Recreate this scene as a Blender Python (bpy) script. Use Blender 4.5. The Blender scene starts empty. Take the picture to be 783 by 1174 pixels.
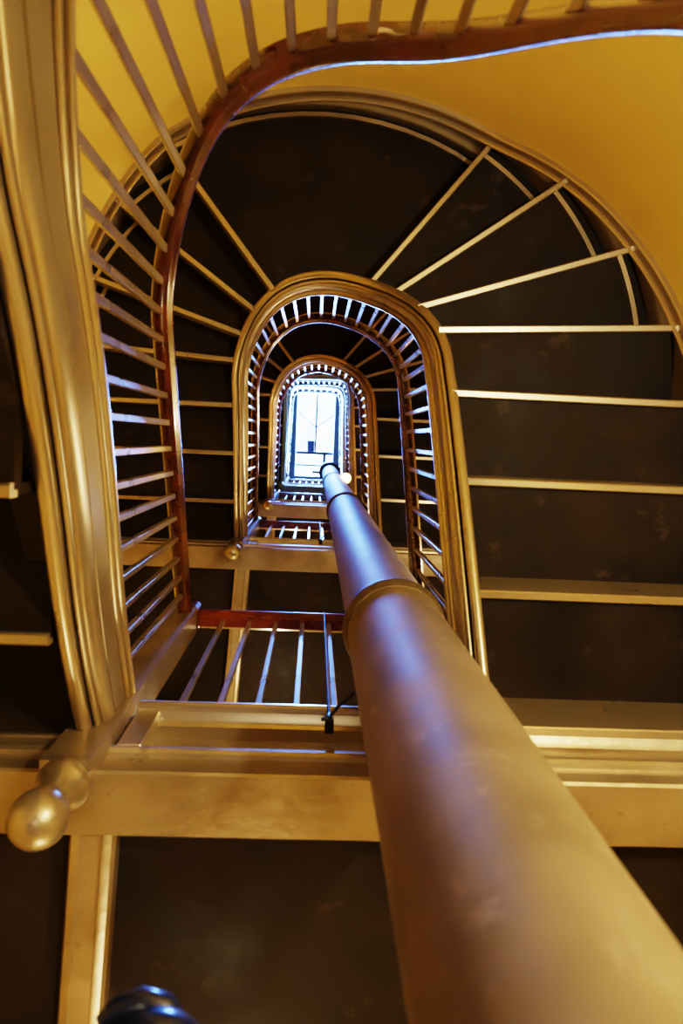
import bpy, math, random, bisect, bmesh
from mathutils import Vector, Matrix
random.seed(4)
C = bpy.context.scene.collection
PI = math.pi

# ------------------------------------------------------------------ materials
def new_mat(name):
    m = bpy.data.materials.new(name); m.use_nodes = True
    nt = m.node_tree
    return m, nt, nt.nodes['Principled BSDF']

def noise_mat(name, c1, c2, scale=6, rough=(.35,.5), metallic=0.0, bump=.1, bscale=60, coat=0, detail=6, stretch=(1,1,1), bdist=.004, spec=.5, wear=None, wscale=11, wlo=.60, crough=.03):
    m, nt, b = new_mat(name)
    tc = nt.nodes.new('ShaderNodeTexCoord')
    mp = nt.nodes.new('ShaderNodeMapping'); mp.inputs['Scale'].default_value = stretch
    nt.links.new(tc.outputs['Object'], mp.inputs['Vector'])
    n = nt.nodes.new('ShaderNodeTexNoise'); n.inputs['Scale'].default_value = scale; n.inputs['Detail'].default_value = detail
    nt.links.new(mp.outputs[0], n.inputs['Vector'])
    r = nt.nodes.new('ShaderNodeValToRGB')
    r.color_ramp.elements[0].position = .35; r.color_ramp.elements[0].color = (*c1, 1)
    r.color_ramp.elements[1].position = .68; r.color_ramp.elements[1].color = (*c2, 1)
    nt.links.new(n.outputs[0], r.inputs[0])
    col = r.outputs[0]
    if wear:
        n3 = nt.nodes.new('ShaderNodeTexNoise'); n3.inputs['Scale'].default_value = wscale; n3.inputs['Detail'].default_value = 9; n3.inputs['Roughness'].default_value = .7
        nt.links.new(tc.outputs['Object'], n3.inputs['Vector'])
        r3 = nt.nodes.new('ShaderNodeValToRGB'); r3.color_ramp.elements[0].position = wlo; r3.color_ramp.elements[1].position = wlo+.10
        r3.color_ramp.elements[0].color = (0,0,0,1); r3.color_ramp.elements[1].color = (.8,.8,.8,1)
        nt.links.new(n3.outputs[0], r3.inputs[0])
        mx = nt.nodes.new('ShaderNodeMix'); mx.data_type = 'RGBA'
        nt.links.new(r3.outputs[0], mx.inputs[0]); nt.links.new(col, mx.inputs[6]); mx.inputs[7].default_value = (*wear, 1)
        col = mx.outputs[2]
    nt.links.new(col, b.inputs['Base Color'])
    mr = nt.nodes.new('ShaderNodeMapRange'); mr.inputs[1].default_value = .3; mr.inputs[2].default_value = .7
    mr.inputs[3].default_value = rough[0]; mr.inputs[4].default_value = rough[1]
    nt.links.new(n.outputs[0], mr.inputs[0]); nt.links.new(mr.outputs[0], b.inputs['Roughness'])
    b.inputs['Metallic'].default_value = metallic
    b.inputs['Coat Weight'].default_value = coat; b.inputs['Coat Roughness'].default_value = crough
    b.inputs['Specular IOR Level'].default_value = spec
    if bump > 0:
        n2 = nt.nodes.new('ShaderNodeTexNoise'); n2.inputs['Scale'].default_value = bscale; n2.inputs['Detail'].default_value = 4
        nt.links.new(mp.outputs[0], n2.inputs['Vector'])
        bp = nt.nodes.new('ShaderNodeBump'); bp.inputs['Strength'].default_value = bump; bp.inputs['Distance'].default_value = bdist
        nt.links.new(n2.outputs[0], bp.inputs['Height']); nt.links.new(bp.outputs[0], b.inputs['Normal'])
    return m

M = {}
M['gold'] = noise_mat('gold_paint', (.47,.395,.28), (.52,.44,.315), 3, (.27,.33), .82, 0, 34, detail=2)
M['goldworn'] = noise_mat('worn_gold_paint', (.34,.275,.19), (.46,.38,.27), 6, (.28,.44), .74, .4, 26, detail=5, wear=(.19,.145,.10), wscale=12)
M['goldbar'] = noise_mat('gold_bar_paint', (.45,.37,.26), (.53,.44,.315), 5, (.26,.34), .85, 0, 50, detail=2)
M['pipe'] = noise_mat('bronze_pipe_paint', (.165,.128,.08), (.225,.175,.11), 7, (.46,.60), .45, .22, 26, bdist=.003, spec=.2, wear=(.30,.24,.165), wscale=9, wlo=.58)
M['collar'] = noise_mat('bronze_collar_paint', (.10,.075,.048), (.14,.105,.068), 7, (.45,.55), .4, .15, 20, bdist=.003, spec=.2)
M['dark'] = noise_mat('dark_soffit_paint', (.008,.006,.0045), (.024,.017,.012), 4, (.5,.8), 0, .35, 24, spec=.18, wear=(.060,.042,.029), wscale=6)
M['wood'] = noise_mat('mahogany', (.036,.007,.003), (.100,.019,.006), 14, (.25,.3), 0, 0, 60, coat=1, stretch=(1,1,.4), crough=.14)
M['wood2'] = noise_mat('red_mahogany', (.10,.020,.006), (.22,.045,.010), 14, (.25,.3), 0, 0, 60, coat=.5, stretch=(.4,1,1), crough=.2)
M['wall'] = noise_mat('yellow_wall_paint', (.86,.63,.19), (.92,.68,.21), 3, (.5,.6), 0, .08, 120)
M['iron'] = noise_mat('black_iron', (.008,.008,.009), (.016,.016,.018), 10, (.4,.55), .2, .1, 60)
M['gloss'] = noise_mat('gloss_black', (.003,.006,.02), (.005,.010,.035), 10, (.25,.32), 0, .3, 30, coat=.5, crough=.12)
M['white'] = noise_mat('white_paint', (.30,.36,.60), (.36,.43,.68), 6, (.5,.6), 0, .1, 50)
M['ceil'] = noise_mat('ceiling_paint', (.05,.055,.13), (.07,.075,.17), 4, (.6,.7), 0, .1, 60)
M['floor'] = noise_mat('floor_boards', (.08,.04,.02), (.16,.08,.04), 8, (.4,.5), 0, .1, 40)
def glass():
    m = bpy.data.materials.new('skylight_glass'); m.use_nodes = True; nt = m.node_tree
    nt.nodes.clear()
    o = nt.nodes.new('ShaderNodeOutputMaterial'); mx = nt.nodes.new('ShaderNodeMixShader'); mx.inputs[0].default_value = .05
    t = nt.nodes.new('ShaderNodeBsdfTransparent'); g = nt.nodes.new('ShaderNodeBsdfGlossy'); g.inputs['Roughness'].default_value = .1
    n = nt.nodes.new('ShaderNodeTexNoise'); n.inputs['Scale'].default_value = 3
    r = nt.nodes.new('ShaderNodeValToRGB'); r.color_ramp.elements[0].position=.35; r.color_ramp.elements[1].position=.58
    r.color_ramp.elements[0].color = (.58,.78,.90,1); r.color_ramp.elements[1].color = (.98,.99,1,1)
    nt.links.new(n.outputs[0], r.inputs[0]); nt.links.new(r.outputs[0], t.inputs[0])
    nt.links.new(t.outputs[0], mx.inputs[1]); nt.links.new(g.outputs[0], mx.inputs[2]); nt.links.new(mx.outputs[0], o.inputs[0])
    return m
M['glass'] = glass()
def emis(name, col, s):
    m, nt, b = new_mat(name)
    b.inputs['Base Color'].default_value = (*col, 1)
    b.inputs['Emission Color'].default_value = (*col, 1); b.inputs['Emission Strength'].default_value = s
    return m
M['bulb'] = emis('lit_bulb', (1,.55,.16), 14)

# ------------------------------------------------------------------ mesh helpers
class MB:
    def __init__(s): s.v = []; s.f = []
    def add(s, vs, fs):
        o = len(s.v); s.v += [tuple(v) for v in vs]; s.f += [tuple(i+o for i in f) for f in fs]; return s
    def box(s, x0,x1,y0,y1,z0,z1, b=0.0):
        if b <= 0:
            return s.add([(x0,y0,z0),(x1,y0,z0),(x1,y1,z0),(x0,y1,z0),(x0,y0,z1),(x1,y0,z1),(x1,y1,z1),(x0,y1,z1)],
              [(0,3,2,1),(4,5,6,7),(0,1,5,4),(1,2,6,5),(2,3,7,6),(3,0,4,7)])
        def ring(i, z):
            a0,a1,c0,c1 = x0+i, x1-i, y0+i, y1-i
            return [(a0+b,c0,z),(a1-b,c0,z),(a1,c0+b,z),(a1,c1-b,z),(a1-b,c1,z),(a0+b,c1,z),(a0,c1-b,z),(a0,c0+b,z)]
        rs = [ring(b*.9,z0), ring(0,z0+b), ring(0,z1-b), ring(b*.9,z1)]
        vs = sum(rs, []); fs = [tuple(reversed(range(8))), tuple(range(24,32))]
        for k in range(3):
            for i in range(8):
                j = (i+1)%8; fs.append((k*8+i, k*8+j, (k+1)*8+j, (k+1)*8+i))
        return s.add(vs, fs)
    def sweep(s, frames, prof, closed=True):
        n = len(prof); vs = []
        for (x,y,z,nx,ny) in frames:
            for (o,v) in prof: vs.append((x+nx*o, y+ny*o, z+v))
        fs = []
        for k in range(len(frames)-1):
            for i in range(n):
                j = (i+1)%n
                fs.append((k*n+i, k*n+j, (k+1)*n+j, (k+1)*n+i))
        fs.append(tuple(range(n))); fs.append(tuple(reversed(range((len(frames)-1)*n, len(frames)*n))))
        return s.add(vs, fs)
    def lathe(s, cx, cy, prof, n=32):
        vs = []; fs = []
        for (r,z) in prof:
            for i in range(n):
                a = 2*PI*i/n; vs.append((cx+r*math.cos(a), cy+r*math.sin(a), z))
        m = len(prof)
        for k in range(m-1):
            for i in range(n):
                j = (i+1)%n; fs.append((k*n+i, k*n+j, (k+1)*n+j, (k+1)*n+i))
        fs.append(tuple(reversed(range(n)))); fs.append(tuple(range((m-1)*n, m*n)))
        return s.add(vs, fs)
    def tube(s, pts, r, n=12):
        pts = [Vector(p) for p in pts]; vs = []; fs = []
        rr = r if isinstance(r, (list,tuple)) else [r]*len(pts)
        for k,p in enumerate(pts):
            t = (pts[min(k+1,len(pts)-1)] - pts[max(k-1,0)]).normalized()
            u = t.cross(Vector((0.3,.2,1))) 
            if u.length < .3: u = t.cross(Vector((1,0,0)))
            u.normalize(); w = t.cross(u)
            for i in range(n):
                a = 2*PI*i/n; vs.append(tuple(p + (u*math.cos(a)+w*math.sin(a))*rr[k]))
        for k in range(len(pts)-1):
            for i in range(n):
                j = (i+1)%n; fs.append((k*n+i, k*n+j, (k+1)*n+j, (k+1)*n+i))
        fs.append(tuple(reversed(range(n)))); fs.append(tuple(range((len(pts)-1)*n, len(pts)*n)))
        return s.add(vs, fs)
    def build(s, name, mat, parent=None, smooth=35, kind=None):
        me = bpy.data.meshes.new(name); me.from_pydata(s.v, [], s.f); me.validate()
        bm = bmesh.new(); bm.from_mesh(me); bmesh.ops.recalc_face_normals(bm, faces=bm.faces); bm.to_mesh(me); bm.free()
        me.materials.append(mat)
        if smooth:
            for p in me.polygons: p.use_smooth = True
            me.set_sharp_from_angle(angle=math.radians(smooth))
        o = bpy.data.objects.new(name, me); C.objects.link(o)
        if parent: o.parent = parent
        if kind: o['kind'] = kind
        return o

def thing(name, label, cat, loc=(0,0,0), group=None):
    o = bpy.data.objects.new(name, None); o.empty_display_size = .1; C.objects.link(o); o.location = loc
    o['label'] = label; o['category'] = cat
    if group: o['group'] = group
    return o
def dup(root, loc, label):
    r = root.copy(); C.objects.link(r); r.location = loc; r['label'] = label
    for ch in list(root.children):
        c = ch.copy(); C.objects.link(c); c.parent = r
        for g in ch.children:
            d = g.copy(); C.objects.link(d); d.parent = c
    return r

# ------------------------------------------------------------------ plan geometry of the stair (metres, camera at the origin)
H = 3.0; h = H/16; F0 = -1.25
floors = [F0 + H*i for i in range(5)]
CX, CY, R = -.01, -.27, .43
WR, WL, WRY = 1.32, -1.34, 1.225
def dense(a, b, n): return [(a[0]+(b[0]-a[0])*i/n, a[1]+(b[1]-a[1])*i/n) for i in range(n)]
class Poly:
    def __init__(s, p):
        s.p = p; s.s = [0]
        for i in range(1,len(p)): s.s.append(s.s[-1]+math.dist(p[i],p[i-1]))
        s.L = s.s[-1]
        s.n = []
        for i in range(len(p)):
            a = p[max(i-2,0)]; b = p[min(i+2,len(p)-1)]
            d = math.dist(a,b); s.n.append((-(b[1]-a[1])/d, (b[0]-a[0])/d))
    def at(s, t):
        t = max(0,min(s.L,t))
        i = min(max(bisect.bisect_right(s.s, t)-1,0), len(s.p)-2)
        f = (t-s.s[i])/(s.s[i+1]-s.s[i])
        l = lambda a,b: (a[0]+(b[0]-a[0])*f, a[1]+(b[1]-a[1])*f)
        x,y = l(s.p[i],s.p[i+1]); nx,ny = l(s.n[i],s.n[i+1]); q = math.hypot(nx,ny)
        return x,y,nx/q,ny/q
    def cross(s, A, B, near):
        best = None
        dx,dy = B[0]-A[0], B[1]-A[1]
        for i in range(len(s.p)-1):
            p,q = s.p[i], s.p[i+1]
            c0 = dx*(p[1]-A[1])-dy*(p[0]-A[0]); c1 = dx*(q[1]-A[1])-dy*(q[0]-A[0])
            if c0*c1 <= 0 and c0 != c1:
                f = c0/(c0-c1); t = s.s[i]+f*(s.s[i+1]-s.s[i])
                pt = (p[0]+(q[0]-p[0])*f, p[1]+(q[1]-p[1])*f); d = math.dist(pt, near)
                if best is None or d < best[0]: best = (d, t)
        return best[1]
RL = {1:((.45,.74),(1.32,.74)), 2:((.45,.42),(1.32,.42)), 3:((.44,.11),(1.32,.11)), 4:((.43,-.17),(1.32,-.17)),
      5:((.42,-.398),(1.30,-.455)), 6:((.443,-.532),(1.18,-.776)), 7:((.36,-.643),(.947,-1.066)), 8:((.249,-.72),(.672,-1.25))}
for k in range(1,9):
    a,b = RL[k]; RL[17-k] = ((2*CX-a[0], a[1]), (2*CX-b[0], b[1]))
RL[16] = ((-.47,.715),(-1.33,.715))
def superarc(rx, ry, e, n):
    out = []
    for i in range(n+1):
        t = PI*i/n; c, s_ = math.cos(t), math.sin(t)
        out.append((CX+rx*math.copysign(abs(c)**e, c), CY-ry*abs(s_)**e))
    return out
def make_L(S):
    xs = [S[k] for k in range(1,17)]; ys = [(k-.5)*h for k in range(1,17)]
    def raw(t):
        if t <= xs[0]: return max(.03, ys[0] + (t-xs[0])*h/.28)
        if t >= xs[-1]: return min(H, ys[-1] + (t-xs[-1])*h/.28)
        for i in range(15):
            if xs[i] <= t <= xs[i+1]: return ys[i]+(ys[i+1]-ys[i])*(t-xs[i])/(xs[i+1]-xs[i])
    def sm(t):
        w = .16; return sum(raw(t+w*(j/12))*(1-abs(j)/13) for j in range(-12,13))/13
    return sm
class Plan:
    def __init__(s, e=1.0, ry=.43):
        path = dense((.463,.78), (CX+R,CY), 24) + superarc(R, ry, e, 72) + dense((CX-R,CY), (-.478,.78), 24)[1:] + [(-.478,.78)]
        wallp = dense((WR,.80), (WR,CY), 16) + [(CX+1.33*math.cos(t), CY-WRY*math.sin(t)) for t in [PI*i/64 for i in range(65)]] + dense((WL,CY), (WL,.80), 16)[1:] + [(WL,.80)]
        s.i = Poly(path); s.o = Poly(wallp)
        s.si = {k: s.i.cross(a,b,a) for k,(a,b) in RL.items()}
        s.so = {k: s.o.cross(a,b,b) for k,(a,b) in RL.items()}
        s.Li = make_L(s.si); s.Lo = make_L(s.so)
def frames(P, Lf, a, b, n, dz=lambda x,y: 0):
    out = []
    for i in range(n+1):
        t = a+(b-a)*i/n; x,y,nx,ny = P.at(t); out.append((x,y,Lf(t)+dz(x,y),nx,ny))
    return out
def interp(v, tab):
    if v <= tab[0][0]: return tab[0][1]
    for (a,b),(c,d) in zip(tab, tab[1:]):
        if v <= c:
            f=(v-a)/(c-a); return b+(d-b)*f
    return tab[-1][1]
def sinterp(v, tab): return sum(interp(v+d, tab) for d in range(-24,25,2))/25
def ang(x,y): return math.degrees(math.atan2(CY-y, x-CX)) if y < CY else (0 if x>0 else 180)
def pos(x,y):   # degrees round the curve, then centimetres along the straights
    return ang(x,y) - (max(0,y-CY)*100 if x>0 else -max(0,y-CY)*100)

def bead(cx, cz, r, a0, a1, n=8):
    return [(cx+r*math.cos(math.radians(a0+(a1-a0)*i/n)), cz+r*math.sin(math.radians(a0+(a1-a0)*i/n))) for i in range(n+1)]
def string_prof(top, bot, wo=.040):
    p = [(wo,top)]
    p += bead(wo-.016, bot+.016, .016, 0, -190, 14)         # rounded outer rail
    x = wo-.032
    p += [(x+.002,bot+.066),(x-.003,bot+.068)]              # deep dark groove
    p += [(x-.003,bot+.036)]
    p += bead(x-.009, bot+.034, .006, 0, -180, 7)
    x -= .015
    p += [(x+.001,bot+.050),(x-.002,bot+.052)]              # second groove
    for i in range(1,10):                                   # smooth cove
        a = math.radians(90*i/9)
        p.append((x-.002-.014*math.sin(a), bot+.046+.050*(1-math.cos(a))))
    x -= .016
    p += [(x+.010,bot+.102),(x+.010,bot+.108),(x+.001,bot+.110)]   # groove
    p += [(x+.001,top-.074)]
    p += [(x+.012,top-.072),(x+.012,top-.067)]
    p += bead(x+.001, top-.058, .0095, -90, -270, 8)
    p += [(x+.013,top-.046),(x+.013,top-.040)]
    p += bead(x-.004, top-.029, .011, -90, -260, 8)
    p += [(x-.002,top-.014),(x-.002,top)]
    return p
# ------------------------------------------------------------------ stair flight
def make_flight(F, label, P, dzs, top=.10, bot=-.165, inn=.02, carriage=False, wo=.040):
    t = thing('stair_flight', label, 'stairs', (0,0,F), 'stair flights spiralling around the open well')
    MB().sweep(frames(P.i, P.Li, .065, P.i.L-.085, 230, dzs), string_prof(top,bot,wo)).build('well_string', M['gold'], t, 32)
    if carriage:
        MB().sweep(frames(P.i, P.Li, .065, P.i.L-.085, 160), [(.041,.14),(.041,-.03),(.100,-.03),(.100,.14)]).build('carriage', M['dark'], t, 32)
    wp = [(0,.16),(-.030,.15),(-.036,.12),(-.036,-.122),(-.040,-.126)] + bead(-.040,-.136,.010,90,270,6)[1:] + [(-.030,-.128),(-.024,-.128),(-.022,-.150)] + bead(-.011,-.158,.011,180,270,4) + [(0,-.171)]
    MB().sweep(frames(P.o, P.Lo, .07, P.o.L-.09, 160), wp).build('wall_string', M['gold'], t, 32)
    for k in range(1,16):
        n = 14; vs=[]; fs=[]
        z1 = k*h; z0 = z1-.03
        for i in range(n+1):
            f = i/n
            a = P.i.at(P.si[k]+(P.si[k+1]-P.si[k])*f); b = P.o.at(P.so[k]+(P.so[k+1]-P.so[k])*f)
            ix,iy = a[0]+a[2]*inn, a[1]+a[3]*inn; ox,oy = b[0]-b[2]*.01, b[1]-b[3]*.01
            vs += [(ix,iy,z0),(ox,oy,z0),(ox,oy,z1),(ix,iy,z1)]
        for i in range(n):
            for j in range(4):
                q=(j+1)%4; fs.append((i*4+j, i*4+q, (i+1)*4+q, (i+1)*4+j))
        fs += [(0,1,2,3), (n*4+3,n*4+2,n*4+1,n*4)]
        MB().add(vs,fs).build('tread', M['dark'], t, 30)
    for k in range(1,17):
        a = P.i.at(P.si[k]); b = P.o.at(P.so[k])
        ax,ay = a[0]+a[2]*inn, a[1]+a[3]*inn; bx,by = b[0]-b[2]*.012, b[1]-b[3]*.012
        d = math.hypot(bx-ax,by-ay); ux,uy = (bx-ax)/d,(by-ay)/d; px,py = -uy,ux
        zb = (k-1)*h-.046; zt = k*h-.03; w=.0125
        zm = zb+.030 if carriage else zt
        pr = [(-w,zb+.004),(-w+.004,zb),(w-.004,zb),(w,zb+.004),(w,zm),(-w,zm)]
        MB().sweep([(ax,ay,0,px,py),(bx,by,0,px,py)], pr).build('riser', M['gold'], t, 28)
        if carriage:
            w2 = .010
            MB().sweep([(ax,ay,0,px,py),(bx,by,0,px,py)], [(-w2,zm),(w2,zm),(w2,zt),(-w2,zt)]).build('riser_board', M['dark'], t, 28)
    for k in range(5,12):
        fr = []
        off = .060 if k in (8,) else .085
        for i in range(13):
            f=i/12; b = P.o.at(P.so[k]+(P.so[k+1]-P.so[k])*f)
            fr.append((b[0]-b[2]*off, b[1]-b[3]*off, k*h-.03, b[2], b[3]))
        MB().sweep(fr, [(-.009,.002),(-.009,-.016),(.009,-.016),(.009,.002)]).build('batten', M['gold'], t, 28)
    return t
FL = ['nearest stair flight, its gold string sweeping down the left edge beside the brown handrail',
      'stair flight with dark winder treads fanning against the yellow wall, above the lowest landing',
      'stair flight second above the lowest landing, small horseshoe of gold string round the well',
      'topmost stair flight, tiny blue-lit horseshoe just under the skylight']
P1 = Plan(); P3 = Plan(.34, .53)
zero = lambda x,y: 0
dz_str0 = lambda x,y: sinterp(pos(x,y), [(0,.10),(90,.18),(130,.18),(180,.15),(210,.10),(255,.0)])
dz_rail0 = lambda x,y: sinterp(pos(x,y), [(-60,.0),(0,.09),(27,.115),(60,.12),(90,.125),(135,.13),(165,.06),(190,0)])
dz_rail1 = lambda x,y: -.03 + sinterp(pos(x,y), [(-60,0),(30,-.03),(90,-.11),(150,-.06),(200,0)])
T0, T1 = .125, .045
make_flight(floors[0], FL[0], P1, dz_str0, T0, -.140, .046, True)
fl1 = make_flight(floors[1], FL[1], P1, zero, T1, -.150)
dup(fl1, (0,0,floors[2]), FL[2])
make_flight(floors[3], FL[3], P3, zero, T1, -.150)

# ------------------------------------------------------------------ railings
HR = .90
hprof = [(.0,.060),(.016,.058),(.027,.051),(.031,.040),(.029,.028),(.023,.020),(.021,.010),(.016,.0),(-.016,.0),(-.021,.010),(-.023,.020),(-.029,.028),(-.031,.040),(-.027,.051),(-.016,.058)]
BAR = None
def add_bars(t, spots):
    global BAR
    if BAR is None:
        w=.0086; m = MB(); m.box(-w,w,-w,w,0,1,.002)
        o = m.build('baluster', M['goldbar'], None, 30); BAR = o.data; bpy.data.objects.remove(o)
    for i,(x,y,z0,z1,a) in enumerate(spots):
        o = bpy.data.objects.new('baluster', BAR); C.objects.link(o); o.parent = t
        o.location = (x,y,z0); o.rotation_euler = (0,0,a); o.scale = (1,1,z1-z0)
def make_rail(F, label, P, dzr, dzs, top=.10, step=.078, sstep=.084):
    t = thing('stair_railing', label, 'railing', (0,0,F), 'railings climbing with the stair flights')
    MB().sweep(frames(P.i, P.Li, .075, P.i.L-.095, 200, lambda x,y: HR+dzr(x,y)), hprof).build('handrail', M['wood'], t, 60)
    sp = []; s = .16
    while s < P.i.L-.12:
        x,y,nx,ny = P.i.at(s); L = P.Li(s)
        sp.append((x,y,L+top-.01+dzs(x,y), L+HR+.012+dzr(x,y), math.atan2(ny,nx)))
        s += sstep if y > CY+.05 else step
    add_bars(t, sp)
    return t
RLb = ['nearest stair railing, mahogany handrail curving along the left and top over gold balusters',
       'stair railing inside the large gold horseshoe above the lowest landing',
       'stair railing inside the smaller gold horseshoe, second above the lowest landing',
       'topmost stair railing, blue-lit balusters just below the skylight']
make_rail(floors[0], RLb[0], P1, dz_rail0, dz_str0, T0, .070, .078)
r1 = make_rail(floors[1], RLb[1], P1, dz_rail1, zero, T1, .070)
dup(r1, (0,0,floors[2]), RLb[2])
make_rail(floors[3], RLb[3], P3, dz_rail1, zero, T1, .075)
# level gallery railing round the well on the top floor
t = thing('gallery_railing', 'tiny level railing round the well closest to the skylight', 'railing', (0,0,floors[4]))
flat = lambda s: 0.0
MB().sweep(frames(P3.i, flat, .075, P3.i.L-.095, 120), [(.045,.02),(.045,-.16),(-.02,-.16),(-.03,-.10),(-.03,.02)]).build('kerb', M['gold'], t, 30)
MB().sweep(frames(P3.i, flat, .075, P3.i.L-.095, 120, lambda x,y: HR), hprof).build('handrail', M['wood'], t, 60)
sp = []; s_ = .16
while s_ < P3.i.L-.12:
    x,y,nx,ny = P3.i.at(s_); sp.append((x,y,.01,HR+.012,math.atan2(ny,nx))); s_ += .10
add_bars(t, sp)

NXL, NXR, NY = -.475, .462, .735
def make_landing_rail(F, label):
    t = thing('landing_railing', label, 'railing', (0,0,F), 'straight railings along the landing edges')
    MB().sweep([(NXL+.04,NY,HR,0,1),(NXR-.04,NY,HR,0,1)], [(a*1.25,b*1.1-.004) for a,b in hprof]).build('handrail', M['wood2'], t, 40)
    add_bars(t, [(-.335+.104*i, NY, -.005, HR+.012, 0) for i in range(8)])
    return t
LRb = ['straight railing of five white-lit balusters on the lowest landing, left of the pipe',
       'short straight railing on the second landing up', 'tiny straight railing on the third landing up', 'tiny straight railing on the top landing at the foot of the skylight view']
lr = make_landing_rail(floors[1], LRb[0])
for i in range(2,5): dup(lr, (0,0,floors[i]), LRb[i-1])

# ------------------------------------------------------------------ newels with ball drops
def make_newel(F, label):
    t = thing('newel_post', label, 'newel post', (NXL-.010,NY-.01,F), 'newel posts with ball drops at the left landing corners')
    MB().box(-.050,.050,-.050,.050,-.40,.88).build('post', M['goldworn'], t, 28)
    MB().box(-.054,.054,-.054,.054,.875,.975,.012).build('cap', M['wood'], t, 28)
    MB().lathe(0,0,[(.05,-.385),(.056,-.395),(.056,-.41),(.050,-.422),(.043,-.432),(.039,-.445),(.036,-.458),(.034,-.468)]).build('collar', M['goldworn'], t, 40)
    pr = [(.033,-.460),(.035,-.472)]
    for i in range(4,16):
        a = PI*i/16; pr.append((.055*math.sin(a), -.528+.058*math.cos(a)))
    pr.append((.001,-.586))
    MB().lathe(0,0,pr,36).build('ball_drop', M['goldworn'], t, 50)
    return t
NL = ['large gold newel post with ball drop at bottom left, nearest the camera', 'gold newel post with small ball drop at the second landing corner',
      'tiny gold newel post with ball drop at the third landing corner', 'tiny newel post at the top landing corner under the skylight']
nw = make_newel(floors[1], NL[0])
for i in range(2,5): dup(nw, (nw.location.x, nw.location.y, floors[i]), NL[i-1])
def make_newel_r(F, label):
    t = thing('newel_post', label, 'newel post', (NXR,NY-.01,F), 'plain newel posts at the right landing corners')
    MB().box(-.035,.035,-.035,.035,-.36,.88,.006).build('post', M['goldworn'], t, 28)
    MB().box(-.038,.038,-.038,.038,.875,.975,.012).build('cap', M['wood'], t, 28)
    return t
NR = ['plain gold newel post behind the big pipe on the lowest landing', 'plain gold newel post right of the pipe on the second landing',
      'plain tiny newel post right of the pipe on the third landing', 'plain tiny newel post at the right corner of the top landing']
nr = make_newel_r(floors[1], NR[0])
for i in range(2,5): dup(nr, (nr.location.x, nr.location.y, floors[i]), NR[i-1])

# ------------------------------------------------------------------ landings
YB = 2.05
def make_landing(F, label):
    t = thing('stair_landing', label, 'landing', (0,0,F), 'landings across the flat end of the well')
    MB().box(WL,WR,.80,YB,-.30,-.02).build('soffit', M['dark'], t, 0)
    MB().box(WL,WR,.76,YB,-.02,0).build('floor_boards', M['floor'], t, 0)
    MB().box(WL,WR,.722,.870,-.35,-.30,.006).build('edge_beam', M['goldworn'], t, 28)
    x0,x1 = NXL+.045, NXR-.03
    def fas(a,b,name,prf,mat=M['goldworn']):
        MB().sweep([(a,0,0,0,1),(b,0,0,0,1)], prf).build(name, mat, t, 28)
    fas(WL,WR,'fascia',[(.80,-.012),(.745,-.012),(.745,-.04),(.765,-.05),(.775,-.06),(.775,-.205),(.764,-.215),(.744,-.222),(.744,-.232),(.730,-.234),(.730,-.240),(.718,-.242),(.710,-.25),(.710,-.262),(.716,-.272),(.726,-.274),(.726,-.302),(.80,-.302)])
    fas(x0,x1,'nosing',[(.80,.0),(.708,.0),(.700,-.006),(.698,-.016),(.704,-.026),(.714,-.028),(.714,-.036),(.735,-.042),(.742,-.046),(.80,-.046)], M['gold'])
    MB().box(x0,x0+.060,.716,.79,-.235,-.03,.004).build('panel_stile', M['gold'], t, 28)
    MB().box(x1-.060,x1,.716,.79,-.235,-.03,.004).build('panel_stile', M['gold'], t, 28)
    fas(x0+.060,x1-.060,'panel_bead',[(.776,-.048),(.742,-.050),(.735,-.059),(.742,-.068),(.776,-.070)], M['gold'])
    fas(x0+.060,x1-.060,'panel_bead',[(.776,-.190),(.742,-.192),(.735,-.201),(.742,-.210),(.776,-.212)], M['gold'])
    pb = [(-.05,.0),(-.05,-.035),(-.043,-.045),(-.03,-.05),(-.024,-.05),(-.02,-.042),(.02,-.042),(.024,-.05),(.03,-.05),(.043,-.045),(.05,-.035),(.05,.0)]
    MB().sweep([(-.445,.865,-.30,1,0),(-.515,YB,-.30,1,0)], pb).build('soffit_beam', M['goldworn'], t, 28)
    return t
LL = ['lowest stair landing, wide gold edge beam crossing behind the pipe above the dark boards', 'second stair landing up, narrow gold edge with dark soffit behind the lowest railing',
      'third stair landing up, small gold edge left of the pipe', 'top stair landing, just below the skylight']
la = make_landing(floors[1], LL[0])
for i in range(2,5): dup(la, (0,0,floors[i]), LL[i-1])

# ------------------------------------------------------------------ big pipe
PX, PY, PR = .232, .50, .128
t = thing('standpipe', 'thick bronze-painted vertical pipe rising up the middle of the stairwell', 'pipe', (PX,PY,F0))
def PZ(z): return z-F0
cz = [1.80, 4.85, 7.9]
zs = [F0] + cz + [10.7]
for i in range(4):
    r = PR - .004*i
    MB().lathe(0,0,[(r,PZ(zs[i])),(r,PZ(zs[i]+.6*(zs[i+1]-zs[i]))),(r,PZ(zs[i+1]))],64).build('pipe_section', M['pipe'], t, 40)
for i,z in enumerate(cz):
    r = PR-.004*i
    z=PZ(z)
    pr = [(r-.01,z-.060),(r+.003,z-.058)] + [(r+.003+.009*math.sin(PI*j/10), z-.055+.085*j/10) for j in range(1,10)] + [(r+.003,z+.032),(r-.01,z+.034)]
    MB().lathe(0,0,pr,64).build('pipe_collar', M['collar'], t, 40)
MB().lathe(0,0,[(PR-.02,PZ(10.69)),(PR+.02,PZ(10.69)),(PR+.02,PZ(10.76)),(PR-.03,PZ(10.79)),(.02,PZ(10.80))],48).build('end_cap', M['iron'], t, 35)
t = thing('pipe_head_bracket', 'black iron bracket holding the far top end of the pipe', 'bracket', (PX,PY,10.3))
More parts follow.
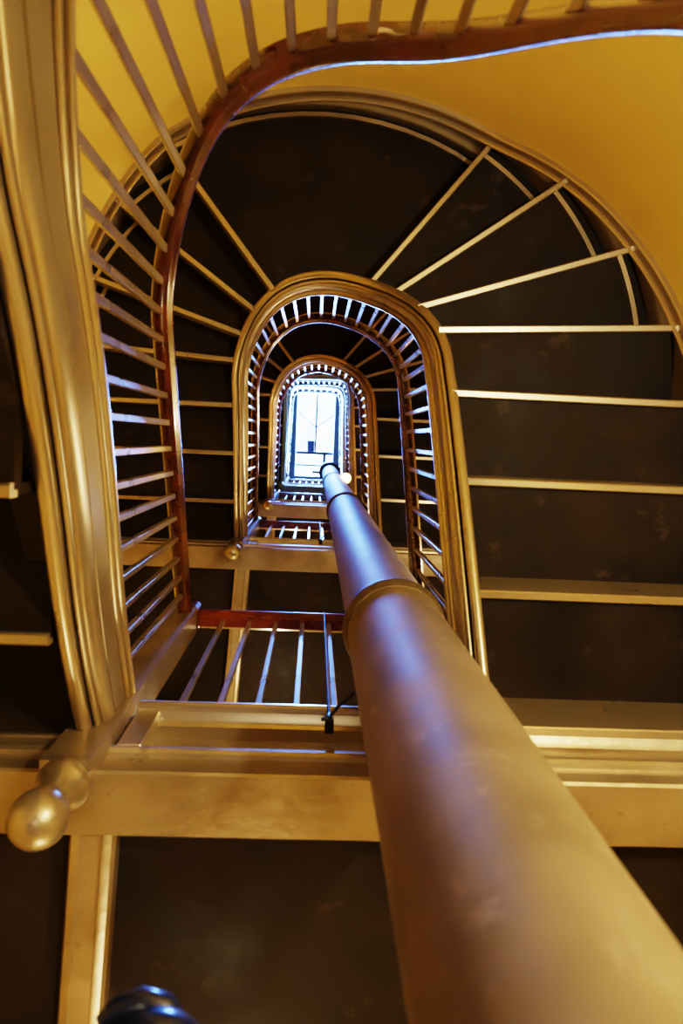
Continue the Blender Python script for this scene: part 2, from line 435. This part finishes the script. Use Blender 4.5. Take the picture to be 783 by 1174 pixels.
for dz in (0,.25):
    MB().lathe(0,0,[(PR+.004,-.05+dz),(PR+.035,-.05+dz),(PR+.035,.05+dz),(PR+.004,.05+dz)],48).build('band', M['iron'], t, 35)
MB().box(-.02,.02,.12,.25,-.02,.02,.004).build('arm', M['iron'], t, 30)
MB().box(-.27,-.12,-.02,.02,-.02,.27,.004).build('arm', M['iron'], t, 30)
def make_rod(F, label):
    t = thing('iron_rod', label, 'iron rod', (.062,.685,F), 'black iron rods fixed to the landing edges')
    MB().tube([(0,0,-.14),(0,0,.5),(0,0,.90)], .0042, 12).build('rod', M['iron'], t, 40)
    MB().box(-.011,.011,-.006,.03,-.150,-.140,.002).build('foot_plate', M['iron'], t, 30)
    MB().lathe(0,0,[(.0042,-.14),(.010,-.135),(.010,-.118),(.007,-.108),(.0042,-.10)],16).build('socket', M['iron'], t, 30)
    MB().tube([(-.02,.004,-.128),(0,-.002,-.125),(.02,-.03,-.125),(.06,-.07,-.125)], .0045, 10).build('clamp_arm', M['iron'], t, 40)
    return t
ir = make_rod(floors[1], 'black iron rod and clamp beside the pipe on the lowest landing edge')
dup(ir, (.062,.685,floors[2]), 'black iron rod beside the pipe on the second landing edge')

# ------------------------------------------------------------------ small lamp
t = thing('bulb_lamp', 'small glowing bulb right of the top end of the pipe', 'lamp', (.352,.42,7.60))
MB().lathe(0,0,[(.001,-.09),(.030,-.086),(.050,-.064),(.056,-.038),(.042,-.010),(.022,.006),(.018,.012)],24).build('bulb', M['bulb'], t, 60)
MB().lathe(0,0,[(.018,.008),(.022,.012),(.022,.05),(.012,.06)],20).build('socket', M['iron'], t, 35)
MB().tube([(0,0,.05),(.0,0,.09),(.04,0,.14),(.075,0,.15)], .007, 8).build('arm', M['iron'], t, 40)
pl = bpy.data.lights.new('bulb_light','POINT'); pl.energy=40; pl.color=(1,.5,.15); pl.shadow_soft_size=.04
po = bpy.data.objects.new('bulb_light', pl); C.objects.link(po); po.location=(.33,.40,7.46)

# ------------------------------------------------------------------ dark fitting at the bottom left, close to the camera
t = thing('black_lamp_head', 'glossy black rounded lamp head with blue glint at the bottom left', 'lamp', (-.128,.600,F0))
z = .62-F0
MB().lathe(0,0,[(.014,.02),(.014,z-.03)],16).build('pole', M['iron'], t, 40)
MB().lathe(0,0,[(.14,0),(.14,.012),(.10,.022),(.02,.035)],32).build('base', M['iron'], t, 35)
MB().lathe(.0,.0,[(.046,z-.05),(.056,z-.044),(.060,z-.030),(.054,z-.014),(.040,z-.003),(.020,z+.004),(.002,z+.006)],32).build('shade', M['gloss'], t, 60)
MB().tube([(.020,-.024,z-.010),(.002,-.038,z-.002),(-.020,-.046,z-.002),(-.040,-.044,z-.008),(-.056,-.036,z-.016)], [.012,.016,.014,.012,.007], 16).build('arm', M['gloss'], t, 60)

# ------------------------------------------------------------------ room shell
ZT = 13.2
def wall_sheet(name, pts, z0, z1, th=.12):
    P_ = Poly(pts)
    fr = [(x,y,0,nx,ny) for (x,y),(nx,ny) in zip(P_.p, P_.n)]
    return MB().sweep(fr, [(0,z0),(th,z0),(th,z1),(0,z1)]).build(name, M['wall'], None, 30, 'structure')
wall_sheet('wall_right', dense((WR,YB),(WR,CY),4)+[(WR,CY)], F0, ZT)
wall_sheet('wall_curved', [(CX+1.33*math.cos(t_), CY-WRY*math.sin(t_)) for t_ in [PI*i/96 for i in range(97)]], F0, ZT)
wall_sheet('wall_left', dense((WL,CY),(WL,YB),4)+[(WL,YB)], F0, ZT)
MB().box(WL-.12,WR+.12,YB,YB+.12,F0,ZT).build('wall_back', M['wall'], None, 0, 'structure')
MB().box(WL-.15,WR+.15,-1.7,YB+.12,F0-.1,F0).build('floor', M['floor'], None, 0, 'structure')
SX0,SX1,SY0,SY1 = -.39,.36,-.88,.74
m = MB()
m.box(WL-.15,SX0,-1.7,YB+.12,ZT,ZT+.12); m.box(SX1,WR+.15,-1.7,YB+.12,ZT,ZT+.12)
m.box(SX0,SX1,-1.7,SY0,ZT,ZT+.12); m.box(SX0,SX1,SY1,YB+.12,ZT,ZT+.12)
m.build('ceiling', M['ceil'], None, 0, 'structure')
win = bpy.data.objects.new('window_1', None); C.objects.link(win); win.location = (0,0,ZT); win['kind'] = 'structure'
m = MB(); w=.02
m.box(SX0,SX0+w,SY0,SY1,0,.35); m.box(SX1-w,SX1,SY0,SY1,0,.35); m.box(SX0+w,SX1-w,SY0,SY0+w,0,.35); m.box(SX0+w,SX1-w,SY1-w,SY1,0,.35)
m.build('window_frame', M['white'], win, 0)
MB().box(-.018,.018,SY0+w,.27,.27,.31,.003).build('glazing_bar', M['iron'], win, 0)
MB().box(SX0+w,SX1-w,.25,.31,.2,.31,.004).build('cross_bar', M['iron'], win, 0)
MB().box(SX0+w,SX1-w,.50,.54,.2,.31,.004).build('cross_bar', M['iron'], win, 0)
MB().box(.15,.21,.27,SY1-w,.2,.31,.004).build('cross_bar', M['iron'], win, 0)
MB().tube([(-.36,-.5,.29),(.0,-.22,.29),(.34,-.48,.29)], .016, 8).build('tie_rod', M['iron'], win, 40)
MB().box(-.16,-.02,.04,.25,.22,.27,.01).build('vent', M['iron'], win, 0)
MB().box(SX0+w,SX1-w,SY0+w,SY1-w,.315,.32).build('glass', M['glass'], win, 0)

# ------------------------------------------------------------------ lights
def area(loc, rot, sx, sy, p, col):
    l = bpy.data.lights.new('area', 'AREA'); l.shape='RECTANGLE'; l.size=sx; l.size_y=sy; l.energy=p; l.color=col
    o = bpy.data.objects.new('skylight_daylight', l); C.objects.link(o); o.location=loc; o.rotation_euler=rot
def point(loc, p, col, r=.06):
    l = bpy.data.lights.new('warm', 'POINT'); l.energy=p; l.color=col; l.shadow_soft_size=r
    o = bpy.data.objects.new('warm_lamp', l); C.objects.link(o); o.location=loc
area((0,-.1,14.3), (0,0,0), 1.6, 2.4, 9500, (.10,.26,1.0))
W = (1.0,.79,.50)
for i,F in enumerate(floors[:3]):
    if i: point((1.12,.45,F+1.6), 32, W)
    point((-.2,1.75,F+2.1), 13, W)
point((1.02,-.60,.20), 118, (1,.85,.57))
point((-.05,-.15,-.95), 15, (1,.84,.58), .12)
w = bpy.data.worlds.new('sky'); bpy.context.scene.world = w; w.use_nodes = True
bg = w.node_tree.nodes['Background']; bg.inputs[0].default_value = (.80,.90,1,1); bg.inputs[1].default_value = 9

# ------------------------------------------------------------------ camera
FPX = 783.0
vp = Vector(((362-391.5)/FPX, (503-587)/FPX, 1)).normalized()
q = vp.rotation_difference(Vector((0,0,1))).to_matrix()
ro = math.radians(2.5); c,s = math.cos(ro), math.sin(ro)
Rz = Matrix(((c,s,0),(-s,c,0),(0,0,1)))
Rm = Rz @ q
right, down, fwd = Rm.col[0], Rm.col[1], Rm.col[2]
cam = bpy.data.cameras.new('camera'); co = bpy.data.objects.new('camera', cam); C.objects.link(co)
mw = Matrix.Identity(4)
for i in range(3):
    mw[i][0] = right[i]; mw[i][1] = -down[i]; mw[i][2] = -fwd[i]
co.matrix_world = mw
cam.sensor_width = 36; cam.lens = 36*FPX/1174; cam.clip_start = .02
cam.dof.use_dof = True; cam.dof.focus_distance = 3.6; cam.dof.aperture_fstop = 3.5
bpy.context.scene.camera = co
bpy.context.scene.view_settings.view_transform = 'Filmic'
bpy.context.scene.view_settings.look = 'High Contrast'
bpy.context.scene.view_settings.exposure = .02
